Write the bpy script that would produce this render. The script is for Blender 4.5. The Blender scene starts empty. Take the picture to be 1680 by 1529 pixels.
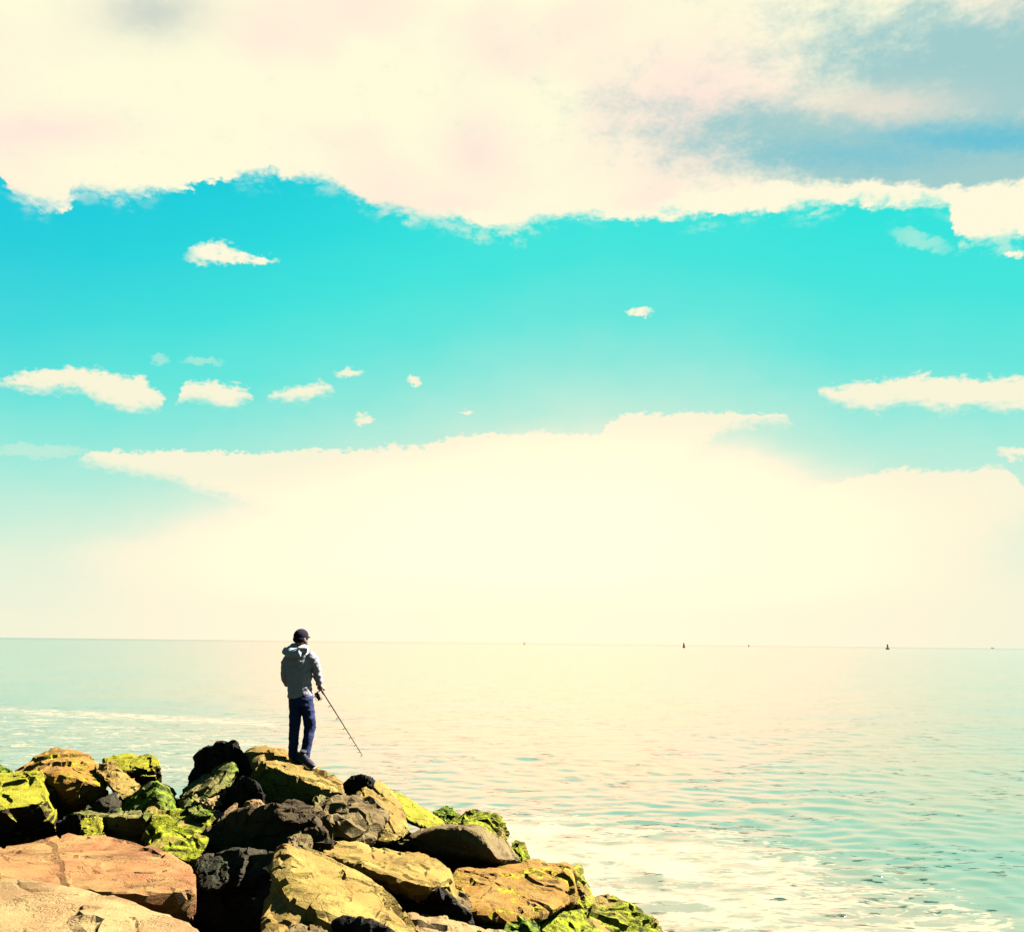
import bpy, bmesh, math, random
import numpy as np
from mathutils import Vector, Matrix, noise
from math import radians as R, sin, cos, tan, atan, atan2, degrees, pi

sc = bpy.context.scene
col = sc.collection
# ------------------------------------------------------------------ camera
F, CX, CY = 1500.0, 840.0, 764.5          # focal length and centre of the 1680 x 1529 frame
CAM = Vector((0, 0, 3.6))
PITCH, ROLL = atan(290 / F), R(0.61)
fw = Vector((0, cos(PITCH), sin(PITCH)))
r0, u0 = Vector((1, 0, 0)), Vector((0, -sin(PITCH), cos(PITCH)))
rt = r0 * cos(ROLL) + u0 * sin(ROLL)
up = -r0 * sin(ROLL) + u0 * cos(ROLL)
cd = bpy.data.cameras.new('camera'); cam = bpy.data.objects.new('camera', cd); col.objects.link(cam)
cd.sensor_width = 36; cd.lens = 36 * F / 1680; cd.clip_start = 0.1; cd.clip_end = 60000
cam.matrix_world = Matrix(((rt.x, up.x, -fw.x, CAM.x), (rt.y, up.y, -fw.y, CAM.y), (rt.z, up.z, -fw.z, CAM.z), (0, 0, 0, 1)))
sc.camera = cam
sc.render.resolution_x, sc.render.resolution_y = 1024, 931

def ray(px, py):
    return fw + rt * ((px - CX) / F) + up * ((CY - py) / F)
def P(px, py, D):
    d = ray(px, py); return CAM + d * (D / d.y)
def azel(px, py):
    d = ray(px, py).normalized()
    return degrees(atan2(d.x, d.y)), degrees(math.asin(d.z))

sc.view_settings.view_transform = 'Standard'; sc.view_settings.look = 'None'
sc.view_settings.exposure = 4.3219; sc.view_settings.gamma = 1.0
GAIN = 20.0            # 2 ** exposure; the sky is lit at 1 / GAIN

# ------------------------------------------------------------------ sun
SUN_AZ, SUN_EL = R(67), R(46)             # azimuth to the right of the view, elevation
sv = Vector((sin(SUN_AZ) * cos(SUN_EL), cos(SUN_AZ) * cos(SUN_EL), sin(SUN_EL)))
sl = bpy.data.lights.new('sun', 'SUN'); so = bpy.data.objects.new('sun', sl); col.objects.link(so)
sl.energy = 5.0; sl.angle = R(0.5); sl.color = (1, 0.93, 0.82)
so.rotation_euler = sv.to_track_quat('Z', 'Y').to_euler(); so.location = (20, 10, 30)

# ------------------------------------------------------------------ node helpers
class NT:
    def __init__(s, nt): s.nt = nt
    def n(s, t, **kw):
        x = s.nt.nodes.new(t)
        for k, v in kw.items(): setattr(x, k, v)
        return x
    def put(s, sock, v):
        if isinstance(v, bpy.types.NodeSocket): s.nt.links.new(v, sock)
        elif v is not None: sock.default_value = v
    def m(s, op, a, b=None, c=None, clamp=False):
        x = s.n('ShaderNodeMath', operation=op, use_clamp=clamp)
        s.put(x.inputs[0], a)
        if b is not None: s.put(x.inputs[1], b)
        if c is not None: s.put(x.inputs[2], c)
        return x.outputs[0]
    def ss(s, v, lo, hi, a=0.0, b=1.0, kind='SMOOTHSTEP'):
        x = s.n('ShaderNodeMapRange', interpolation_type=kind)
        for i, q in enumerate((v, lo, hi, a, b)): s.put(x.inputs[i], q)
        return x.outputs[0]
    def mix(s, f, a, b, mode='MIX'):
        x = s.n('ShaderNodeMix', data_type='RGBA', blend_type=mode)
        s.put(x.inputs[0], f)
        s.put(x.inputs[6], (*a, 1) if isinstance(a, tuple) and len(a) == 3 else a)
        s.put(x.inputs[7], (*b, 1) if isinstance(b, tuple) and len(b) == 3 else b)
        return x.outputs[2]
    def noise(s, vec, scale, detail=4, rough=0.55, dist=0.0, w=None, ntype='FBM'):
        x = s.n('ShaderNodeTexNoise', noise_dimensions='4D' if w is not None else '3D', noise_type=ntype)
        s.put(x.inputs['Vector'], vec); x.inputs['Scale'].default_value = scale
        x.inputs['Detail'].default_value = detail; x.inputs['Roughness'].default_value = rough
        x.inputs['Distortion'].default_value = dist
        if w is not None: s.put(x.inputs['W'], w)
        return x.outputs
    def vm(s, op, a, b):
        x = s.n('ShaderNodeVectorMath', operation=op); s.put(x.inputs[0], a); s.put(x.inputs[1], b); return x.outputs[0]
    def curve(s, v, pts, lo, hi, ymin, ymax):
        """piecewise curve y(v) through pts; v in lo..hi, y in ymin..ymax"""
        x = s.n('ShaderNodeFloatCurve')
        c = x.mapping; cv = c.curves[0]
        P_ = sorted(((a - lo) / (hi - lo), (b - ymin) / (ymax - ymin)) for a, b in pts)
        P_ = [(min(max(a, 0), 1), min(max(b, 0), 1)) for a, b in P_]
        while len(cv.points) < len(P_): cv.points.new(0.5, 0.5)
        for q, (a, b) in zip(cv.points, P_): q.location = (a, b); q.handle_type = 'VECTOR'
        c.update()
        s.put(x.inputs['Value'], s.ss(v, lo, hi, kind='LINEAR'))
        return s.m('MULTIPLY_ADD', x.outputs[0], ymax - ymin, ymin)

def srgb(r, g, b):
    f = lambda c: c / 12.92 if c <= 0.04045 else ((c + 0.055) / 1.055) ** 2.4
    return (f(r / 255), f(g / 255), f(b / 255))

# ------------------------------------------------------------------ world: sky with clouds, laid out by direction
world = bpy.data.worlds.new('World'); sc.world = world; world.use_nodes = True
nt = world.node_tree; nt.nodes.clear(); W = NT(nt)
tc = W.n('ShaderNodeTexCoord').outputs['Generated']
sep = W.n('ShaderNodeSeparateXYZ'); nt.links.new(tc, sep.inputs[0])
AZ0 = W.m('MULTIPLY', W.m('ARCTAN2', sep.outputs[0], sep.outputs[1]), 180 / pi)
EL0 = W.m('MULTIPLY', W.m('ARCSINE', sep.outputs[2]), 180 / pi)
cmb = W.n('ShaderNodeCombineXYZ'); W.put(cmb.inputs[0], AZ0); W.put(cmb.inputs[1], W.m('MULTIPLY', EL0, 1.7))
AE = cmb.outputs[0]
n1 = W.noise(AE, 0.9, 5, 0.62)['Color']
sp1 = W.n('ShaderNodeSeparateColor'); nt.links.new(n1, sp1.inputs[0])
n0 = W.noise(AE, 0.22, 3, 0.5)[0]
AZ = W.m('ADD', AZ0, W.m('MULTIPLY', W.m('SUBTRACT', sp1.outputs[0], 0.5), 1.5))
EL = W.m('ADD', EL0, W.m('MULTIPLY', W.m('SUBTRACT', sp1.outputs[1], 0.5), 1.3))
nf = W.m('SUBTRACT', W.noise(AE, 2.3, 4, 0.55)[0], 0.5)
ELf = W.m('ADD', EL, W.m('MULTIPLY', nf, 0.75))
AL, AH = -34.0, 34.0
def cpts(px): return [azel(*p) for p in px]
def crv(px): return W.curve(AZ, cpts(px), AL, AH, 0.0, 32.0)

# upper bank, lower edge
eU = crv([(-60, 285), (0, 288), (20, 322), (60, 345), (110, 350), (122, 318), (160, 326), (200, 328), (270, 322), (320, 306), (370, 298), (430, 290), (470, 297), (520, 300),
          (560, 315), (600, 334), (650, 350), (700, 369), (750, 365), (790, 382), (850, 384), (900, 362), (970, 361), (1050, 362),
          (1130, 360), (1180, 352), (1310, 348), (1390, 340), (1555, 342), (1568, 388), (1600, 406), (1640, 400), (1700, 382)])
mU = W.ss(W.m('SUBTRACT', ELf, eU), -0.10, W.ss(n0, 0.35, 0.6, 0.15, 0.9))
wisp = W.m('MULTIPLY', W.ss(W.m('SUBTRACT', W.m('ADD', EL, W.m('MULTIPLY', nf, 1.2)), eU), -1.1, 0.1), W.ss(n0, 0.45, 0.66, 0, 0.55))
mU = W.m('MAXIMUM', mU, W.m('MULTIPLY', wisp, W.ss(sp1.outputs[2], 0.42, 0.62)))
# mid row
def lens(upr, lor, soft_up=0.22, soft_lo=0.42):
    a = W.ss(W.m('SUBTRACT', crv(upr), ELf), -soft_up, soft_up)
    b = W.ss(W.m('SUBTRACT', ELf, crv(lor)), -soft_lo, soft_lo)
    return W.m('MULTIPLY', a, b)
mA = lens([(-60, 622), (0, 624), (40, 614), (95, 608), (180, 610), (200, 622), (235, 618), (248, 640), (268, 652), (278, 690), (284, 670), (300, 632), (330, 625), (380, 634), (412, 645), (420, 680),
           (432, 670), (445, 642), (500, 635), (545, 629), (556, 668), (900, 700), (1200, 700), (1330, 690), (1345, 640), (1420, 628), (1500, 617), (1560, 621), (1610, 623), (1660, 619), (1730, 630)],
          [(-60, 630), (0, 628), (60, 637), (130, 640), (160, 655), (200, 672), (235, 668), (268, 664), (278, 630), (284, 640), (292, 655), (340, 655), (375, 668), (412, 652), (420, 630),
           (432, 640), (445, 655), (500, 655), (545, 640), (556, 630), (900, 600), (1200, 600), (1330, 640), (1345, 650), (1380, 663), (1440, 672), (1480, 658), (1530, 670), (1600, 668), (1680, 673), (1730, 660)])
# low bank
mB = lens([(-60, 800), (90, 790), (125, 760), (150, 745), (190, 740), (420, 741), (600, 736), (640, 729), (690, 735), (740, 718), (800, 712), (880, 708), (985, 712), (1000, 690),
           (1040, 680), (1110, 680), (1200, 680), (1290, 680), (1310, 700), (1340, 860), (1440, 880), (1700, 900)],
          [(-60, 740), (90, 745), (125, 752), (180, 766), (250, 778), (330, 800), (480, 840), (600, 1040), (900, 1050), (1060, 960), (1130, 740), (1200, 700), (1290, 690), (1310, 680), (1340, 820), (1700, 840)],
          0.12, 0.5)
mR = lens([(-60, 900), (900, 900), (1280, 880), (1330, 805), (1380, 790), (1440, 780), (1480, 771), (1600, 770), (1650, 765), (1672, 790), (1700, 840)],
          [(-60, 860), (900, 870), (1280, 860), (1330, 870), (1500, 900), (1600, 890), (1700, 850)], 0.2, 1.6)
def level(px, py):      # slope of a level streak at that place in the sky
    a0, e0 = azel(px - 20, py); a1, e1 = azel(px + 20, py); return -(e1 - e0) / (a1 - a0)
def ell(px, py, rx, ry, slope=0.0, soft=0.8):
    a, e = azel(px, py); k = 0.0365; slope = slope + level(px, py)
    da = W.m('MULTIPLY', W.m('SUBTRACT', AZ, a), 1 / (rx * k))
    de = W.m('MULTIPLY', W.m('ADD', W.m('SUBTRACT', ELf, e), W.m('MULTIPLY', W.m('SUBTRACT', AZ, a), slope)), 1 / (ry * k))
    q = W.m('ADD', W.m('MULTIPLY', da, da), W.m('MULTIPLY', de, de))
    return W.ss(q, 1 + soft, 1 - soft)
small = [ell(352, 416, 40, 16, 0.0), ell(405, 425, 50, 8, 0.08), ell(1051, 512, 20, 8), ell(572, 613, 20, 9), ell(680, 624, 12, 7), ell(596, 688, 15, 9), ell(763, 677, 11, 3.5),
         ell(1668, 744, 26, 8), ell(1664, 414, 16, 7)]
faint = [ell(1508, 394, 38, 13, 0.3, 0.9), ell(60, 740, 70, 9, 0.02, 0.9), ell(330, 592, 30, 6, 0, .9), ell(260, 590, 12, 7, 0, .9), ell(382, 663, 14, 7)]
mS = None
small = [W.m('MULTIPLY', q, W.ss(sp1.outputs[2], 0.25, 0.5, 0.55, 1.0)) for q in small]
for q in small + [mA, mB, mR, mU]: mS = q if mS is None else W.m('MAXIMUM', mS, q)
for q in faint: mS = W.m('MAXIMUM', mS, W.m('MULTIPLY', q, 0.28))
# clouds only stand over the sea ahead; overhead and behind the sky is clear
fadeE = W.ss(EL0, 41, 56, 1, 0); fadeA = W.ss(W.m('ABSOLUTE', AZ0), 40, 70, 1, 0)
mS = W.m('MULTIPLY', mS, W.m('MULTIPLY', fadeE, fadeA))
mS = W.m('MULTIPLY', mS, W.ss(EL0, -1, 0))

# clear sky colour
shift = W.curve(AZ0, [(-60, 0.0), (-29, 0.3), (-20, 1.6), (-10, 4.2), (0, 6.6), (6, 7.2), (14, 6.3), (22, 3.6), (30, 2.4), (60, 0)], -60, 60, 0, 10)
elp = W.m('SUBTRACT', EL0, W.m('ADD', shift, W.m('MULTIPLY', W.m('SUBTRACT', n0, 0.5), 2.0)))
mot = W.m('MULTIPLY', W.m('SUBTRACT', W.noise(AE, 0.5, 4, 0.6)[0], 0.5), 0.06)
g = W.curve(elp, [(-12, 1), (0, 0.96), (4, 0.82), (7.7, 0.50), (10.5, 0.27), (13.3, 0.125), (16.8, 0.045), (21, 0.012), (26, 0.0), (48, 0)], -12, 48, 0, 1)
g = W.m('ADD', g, W.m('MULTIPLY', mot, W.ss(g, 0.0, 0.3)), clamp=True)
glow_int = W.m('MULTIPLY', W.ss(W.m('ABSOLUTE', W.m('SUBTRACT', AZ0, 1)), 30, 2), W.m('MULTIPLY', W.ss(EL0, 17, 8), W.ss(g, 0.5, 0.95)))
glow_int = W.m('MULTIPLY', glow_int, W.ss(EL0, 1.5, 5.0, 0.22, 1.0))
cream = W.mix(glow_int, (0.95, 0.91, 0.69), (3.1, 1.3, 0.78))
turq = W.mix(W.ss(W.m('SUBTRACT', AZ0, W.m('MULTIPLY', W.m('SUBTRACT', EL0, 24), 2.0)), -32, 0), (0.008, 0.62, 0.74), (0.020, 0.80, 0.735))
turq = W.mix(W.ss(EL0, 30, 60), turq, (0.02, 0.12, 0.30))
nish = W.n('ShaderNodeTexSky', sky_type='NISHITA', sun_disc=False); nish.sun_elevation = SUN_EL; nish.sun_rotation = SUN_AZ
nsk = W.mix(1.0, nish.outputs[0], (0.05, 0.06, 0.05), 'MULTIPLY')
turq = W.mix(0.04, turq, nsk)
clear = W.mix(g, turq, cream)
# cloud colours (the bank has thick grey-blue parts)
def blob(px, py, rx, ry, slope=0.0):
    a, e = azel(px, py); k = 0.0365; slope = slope + level(px, py)
    da = W.m('MULTIPLY', W.m('SUBTRACT', AZ, a), 1 / (rx * k))
    de = W.m('MULTIPLY', W.m('ADD', W.m('SUBTRACT', EL, e), W.m('MULTIPLY', W.m('SUBTRACT', AZ, a), slope)), 1 / (ry * k))
    q = W.m('ADD', W.m('MULTIPLY', da, da), W.m('MULTIPLY', de, de))
    return W.m('EXPONENT', W.m('MULTIPLY', q, -1.0))
nb = W.noise(AE, 0.07, 3, 0.45)[0]
base = W.mix(W.ss(nb, 0.36, 0.56), (1.0, 0.86, 0.70), (1.0, 0.97, 0.71))
pink = W.m('MULTIPLY', W.m('MAXIMUM', blob(1180, 190, 160, 120), W.m('MAXIMUM', blob(60, 215, 130, 30), blob(780, 250, 70, 60))), 0.85)
base = W.mix(pink, base, (1.0, 0.80, 0.70))
base = W.mix(W.m('MULTIPLY', blob(250, 20, 85, 36), 0.8), base, (0.56, 0.62, 0.57))
grey = W.m('MAXIMUM', W.m('MULTIPLY', blob(1620, 120, 330, 105), 1.05), W.m('MULTIPLY', blob(1580, 250, 480, 74), 1.35))
grey = W.m('ADD', grey, W.m('ADD', W.m('MULTIPLY', nf, 0.35), W.m('MULTIPLY', W.m('SUBTRACT', W.noise(AE, 0.35, 5, 0.6)[0], 0.47), 1.1)))
base = W.mix(W.ss(grey, 0.12, 0.95), base, (0.36, 0.61, 0.61))
blue = W.m('MAXIMUM', blob(1620, 228, 270, 34), W.m('MULTIPLY', blob(1420, 255, 300, 40), 0.75))
base = W.mix(W.ss(W.m('ADD', blue, W.m('MULTIPLY', nf, 0.3)), 0.25, 1.25, 0, 0.95), base, (0.10, 0.53, 0.68))
base = W.mix(W.m('MULTIPLY', blob(1440, 172, 130, 26), 0.8), base, (0.85, 0.76, 0.64))
rim = W.ss(W.m('SUBTRACT', ELf, crv([(-60, 300), (900, 335), (1060, 345), (1120, 320), (1200, 310), (1280, 300), (1350, 303), (1430, 297), (1520, 307), (1600, 308), (1640, 300), (1720, 290)])), 0.35, -0.25)       # bright lower fringe of the bank
base = W.mix(W.m('MULTIPLY', rim, W.ss(EL0, 19, 21)), base, (1.0, 0.95, 0.72))
base = W.mix(W.ss(EL0, 19, 17), base, cream)
skyc = W.mix(mS, clear, base)
skyc = W.mix(W.ss(EL0, -0.5, -3), skyc, (0.08, 0.14, 0.14))
bg = W.n('ShaderNodeBackground'); nt.links.new(skyc, bg.inputs[0]); bg.inputs[1].default_value = 1.0 / GAIN
wo = W.n('ShaderNodeOutputWorld'); nt.links.new(bg.outputs[0], wo.inputs[0])
world.cycles.sampling_method = 'MANUAL'; world.cycles.sample_map_resolution = 512

# ------------------------------------------------------------------ object helpers
def tag(o, label=None, cat=None, group=None, kind=None):
    if label: o['label'] = label
    if cat: o['category'] = cat
    if group: o['group'] = group
    if kind: o['kind'] = kind
    return o
def mesh_obj(name, verts, faces, mat, parent=None, smooth=True):
    me = bpy.data.meshes.new(name); me.from_pydata([tuple(v) for v in verts], [], faces); me.update()
    me.materials.append(mat)
    if smooth: me.polygons.foreach_set('use_smooth', [True] * len(me.polygons))
    o = bpy.data.objects.new(name, me); col.objects.link(o)
    if parent: o.parent = parent; o.matrix_parent_inverse = parent.matrix_world.inverted()
    return o
def empty(name, loc):
    o = bpy.data.objects.new(name, None); o.empty_display_size = 0.1; col.objects.link(o); o.location = loc
    o.matrix_world = Matrix.Translation(loc); return o
def remesh(verts, faces, vox, smooth_it=0):
    """closed shells -> one continuous surface (numpy verts, face list)"""
    me = bpy.data.meshes.new('tmp'); me.from_pydata([tuple(v) for v in verts], [], faces); me.update()
    o = bpy.data.objects.new('tmp', me); col.objects.link(o)
    md = o.modifiers.new('r', 'REMESH'); md.mode = 'VOXEL'; md.voxel_size = vox; md.adaptivity = 0
    if smooth_it:
        s = o.modifiers.new('s', 'SMOOTH'); s.factor = 0.5; s.iterations = smooth_it
    dg = bpy.context.evaluated_depsgraph_get(); ev = o.evaluated_get(dg)
    m2 = bpy.data.meshes.new_from_object(ev)
    bpy.data.objects.remove(o); bpy.data.meshes.remove(me)
    return m2

# ------------------------------------------------------------------ water
rng = np.random.default_rng(4)
def water():
    a1 = np.linspace(-42, 42, 900)
    ang = np.radians(np.concatenate([np.arange(-180, -42, 6.0), a1, np.arange(48, 180, 6.0)]))
    rad = [3.0]
    while rad[-1] < 40000:
        r = rad[-1]; rad.append(r * (1.0055 if r < 90 else (1.012 if r < 400 else 1.06)))
    rad = np.array(rad)
    A, Rr = np.meshgrid(ang, rad); X = Rr * np.sin(A); Y = Rr * np.cos(A)
    Z = np.zeros_like(X); DX = np.zeros_like(X); DY = np.zeros_like(X)
    sp = np.maximum(Rr * 0.0016, Rr * np.where(Rr < 90, 0.0055, np.where(Rr < 400, 0.012, 0.06)))
    # wind sea running roughly across the view
    for i in range(70):
        L = 0.26 * (7 ** rng.random())
        th = rng.normal(R(-78), 0.8)
        k = 2 * pi / L; ph = rng.random() * 2 * pi
        amp = 0.0027 * L ** 0.35 * rng.uniform(0.5, 1.3)
        att = np.clip((L / sp - 2.5) / 3.0, 0, 1)
        # wave groups: break up the regularity
        q = (X * cos(th) + Y * sin(th)) * k + ph
        mod = 0.55 + 0.45 * np.sin(X * cos(th + 1.3) * k * .13 + Y * sin(th + 1.3) * k * .11 + ph * 3)
        Z += amp * att * mod * np.sin(q)
        DX += amp * att * mod * np.cos(q) * cos(th) * 0.9; DY += amp * att * mod * np.cos(q) * sin(th) * 0.9
    # foam field: where the swell breaks round the jetty end, and a line of surf to the left
    def sd_poly(poly):
        poly = [(p.x, p.y) for p in poly]
        d = np.full(X.shape, 1e9); ins = np.zeros(X.shape, bool)
        for i in range(len(poly)):
            x0, y0 = poly[i]; x1, y1 = poly[(i + 1) % len(poly)]
            ex, ey = x1 - x0, y1 - y0; t = np.clip(((X - x0) * ex + (Y - y0) * ey) / (ex * ex + ey * ey), 0, 1)
            d = np.minimum(d, np.hypot(X - x0 - t * ex, Y - y0 - t * ey))
            c = ((y0 > Y) != (y1 > Y)) & (X < ex * (Y - y0) / (ey if abs(ey) > 1e-9 else 1e-9) + x0)
            ins ^= c
        return np.where(ins, d, -d)
    def W0(px, py):
        d = ray(px, py); return CAM + d * (-CAM.z / d.z)
    s1 = sd_poly([W0(*q) for q in [(800, 1342), (900, 1352), (1000, 1372), (1110, 1380), (1200, 1392), (1290, 1412), (1330, 1440), (1420, 1470), (1500, 1495), (1600, 1540), (1700, 1600), (900, 1640), (820, 1420)]])
    foam = np.clip(0.44 + s1 * 0.14, 0, 0.56)
    s1b = sd_poly([W0(*q) for q in [(820, 1350), (900, 1358), (980, 1385), (1120, 1405), (1160, 1420), (1000, 1440), (960, 1475), (900, 1440)]])
    foam = np.maximum(foam, np.clip(0.60 + s1b * 0.35, 0, 0.95))
    s1c = sd_poly([W0(*q) for q in [(1000, 1470), (1180, 1420), (1330, 1440), (1420, 1480), (1560, 1560), (1300, 1560), (1150, 1500)]])
    foam = np.maximum(foam, np.clip(0.48 + s1c * 0.18, 0, 0.66))
    s2 = sd_poly([W0(*q) for q in [(-200, 1152), (0, 1160), (60, 1163), (200, 1170), (400, 1180), (460, 1186), (440, 1192), (200, 1180), (0, 1170), (-200, 1163)]])
    foam = np.maximum(foam, np.clip(0.34 + s2 * 0.22, 0, 0.44))
    s3 = sd_poly([W0(*q) for q in [(-300, 1150), (0, 1160), (200, 1172), (450, 1190), (600, 1215), (560, 1260), (300, 1330), (-300, 1330)]])
    foam = np.maximum(foam, np.clip(0.16 + s3 * 0.03, 0, 0.28))
    foam = np.where(Y < 0, 0, foam)
    Z += np.clip(foam - 0.45, 0, 1) * 0.05
    V = np.stack([X + DX, Y + DY, Z], -1).reshape(-1, 3)
    nr, na = X.shape
    i = np.arange(nr - 1)[:, None] * na; j = np.arange(na)[None, :]; j2 = (j + 1) % na
    Fc = np.stack([i + j, i + j2, i + na + j2, i + na + j], -1).reshape(-1, 4)
    me = bpy.data.meshes.new('water')
    me.vertices.add(len(V)); me.vertices.foreach_set('co', V.ravel())
    me.loops.add(Fc.size); me.loops.foreach_set('vertex_index', Fc.ravel())
    me.polygons.add(len(Fc)); me.polygons.foreach_set('loop_start', np.arange(0, Fc.size, 4)); me.polygons.foreach_set('loop_total', np.full(len(Fc), 4))
    me.polygons.foreach_set('use_smooth', np.ones(len(Fc), bool))
    me.update(); me.validate()
    at = me.attributes.new('foam', 'FLOAT', 'POINT'); at.data.foreach_set('value', foam.ravel().astype(np.float32))
    o = bpy.data.objects.new('water', me); col.objects.link(o); tag(o, kind='structure')
    return o
def water_mat():
    m = bpy.data.materials.new('sea water'); m.use_nodes = True; n = NT(m.node_tree); m.node_tree.nodes.clear()
    geo = n.n('ShaderNodeNewGeometry').outputs['Position']
    at = n.n('ShaderNodeAttribute', attribute_name='foam').outputs['Fac']
    mp = n.n('ShaderNodeMapping'); n.put(mp.inputs[0], geo); mp.inputs['Scale'].default_value = (0.5, 1, 1); mp.inputs['Rotation'].default_value = (0, 0, R(6))
    st = mp.outputs[0]
    b1 = n.noise(st, 3.0, 6, 0.6)[0]; b2 = n.noise(st, 0.7, 4, 0.55)[0]
    cloud = n.noise(geo, 0.10, 4, 0.6)[0]
    # foam lace
    fn = n.noise(st, 1.3, 7, 0.68, 0.6)[0]
    vor = n.n('ShaderNodeTexVoronoi', feature='DISTANCE_TO_EDGE'); vor.inputs['Scale'].default_value = 2.2
    n.put(vor.inputs['Vector'], n.vm('ADD', st, n.noise(st, 2.0, 4, 0.6)['Color']))
    lace = n.m('MULTIPLY', n.ss(vor.outputs[0], 0.14, 0.0), 0.38)
    fk = n.ss(at, 0.02, 0.36)
    fv = n.m('ADD', at, n.m('MULTIPLY', fk, n.m('ADD', lace, n.m('MULTIPLY', n.m('SUBTRACT', fn, 0.5), 3.0))))
    fv = n.m('ADD', fv, n.m('MULTIPLY', fk, n.m('MULTIPLY', n.m('SUBTRACT', n.noise(st, 7.0, 4, 0.65)[0], 0.5), 1.1)))
    fm = n.ss(fv, 0.50, 0.84)
    caps = n.ss(n.m('ADD', n.noise(st, 1.1, 6, 0.7)[0], n.m('MULTIPLY', n.m('SUBTRACT', n.noise(geo, 0.05, 3)[0], 0.5), 0.6)), 0.76, 0.82)
    fm = n.m('MAXIMUM', fm, n.m('MULTIPLY', caps, 0.8))
    body = n.mix(n.ss(cloud, 0.35, 0.65), (0.0135, 0.0310, 0.0245), (0.0240, 0.0315, 0.0210))
    body = n.mix(n.ss(at, 0.1, 0.6), body, (0.034, 0.034, 0.024))
    deep = (0.001, 0.008, 0.006)  # teal of the painted wavelet fronts
    wave_shade = n.m('MAXIMUM', n.ss(n.noise(st, 5.0, 3, 0.55)[0], 0.585, 0.64), n.m('MULTIPLY', n.ss(n.noise(st, 2.2, 4, 0.6)[0], 0.62, 0.66), 0.85))
    wave_shade = n.m('MULTIPLY', wave_shade, n.ss(n.m('ADD', n.noise(geo, 0.45, 3)[0], n.m('MULTIPLY', at, 0.12)), 0.48, 0.58))
    body = n.mix(n.m('MULTIPLY', wave_shade, 0.95), body, deep)  # dark camera-facing sides of wavelets, painted into the water colour
    ln = n.n('ShaderNodeVectorMath', operation='LENGTH'); n.put(ln.inputs[0], geo)
    body = n.mix(n.ss(ln.outputs['Value'], 1300, 2600, 0, 0.6), body, (0.001, 0.012, 0.012))      # deeper water far out
    bmp = n.n('ShaderNodeBump'); bmp.inputs['Strength'].default_value = 0.5; bmp.inputs['Distance'].default_value = 0.04
    n.put(bmp.inputs['Height'], n.m('ADD', n.m('MULTIPLY', b1, 0.5), n.m('ADD', b2, n.m('MULTIPLY', wave_shade, 0.3))))
    p = n.n('ShaderNodeBsdfPrincipled'); n.put(p.inputs['Base Color'], body); p.inputs['Roughness'].default_value = 0.15; n.put(p.inputs['Specular IOR Level'], n.m('MULTIPLY_ADD', wave_shade, -0.4, 0.45)); p.inputs['IOR'].default_value = 1.33
    n.put(p.inputs['Normal'], bmp.outputs[0])
    d = n.n('ShaderNodeBsdfDiffuse'); n.put(d.inputs[0], n.mix(fn, (0.043, 0.038, 0.027), (0.068, 0.062, 0.045))); n.put(d.inputs['Normal'], bmp.outputs[0])
    mx = n.n('ShaderNodeMixShader'); n.put(mx.inputs[0], fm); n.put(mx.inputs[1], p.outputs[0]); n.put(mx.inputs[2], d.outputs[0])
    out = n.n('ShaderNodeOutputMaterial'); n.put(out.inputs[0], mx.outputs[0])
    return m
wat = water(); wat.data.materials.append(water_mat())

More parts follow.
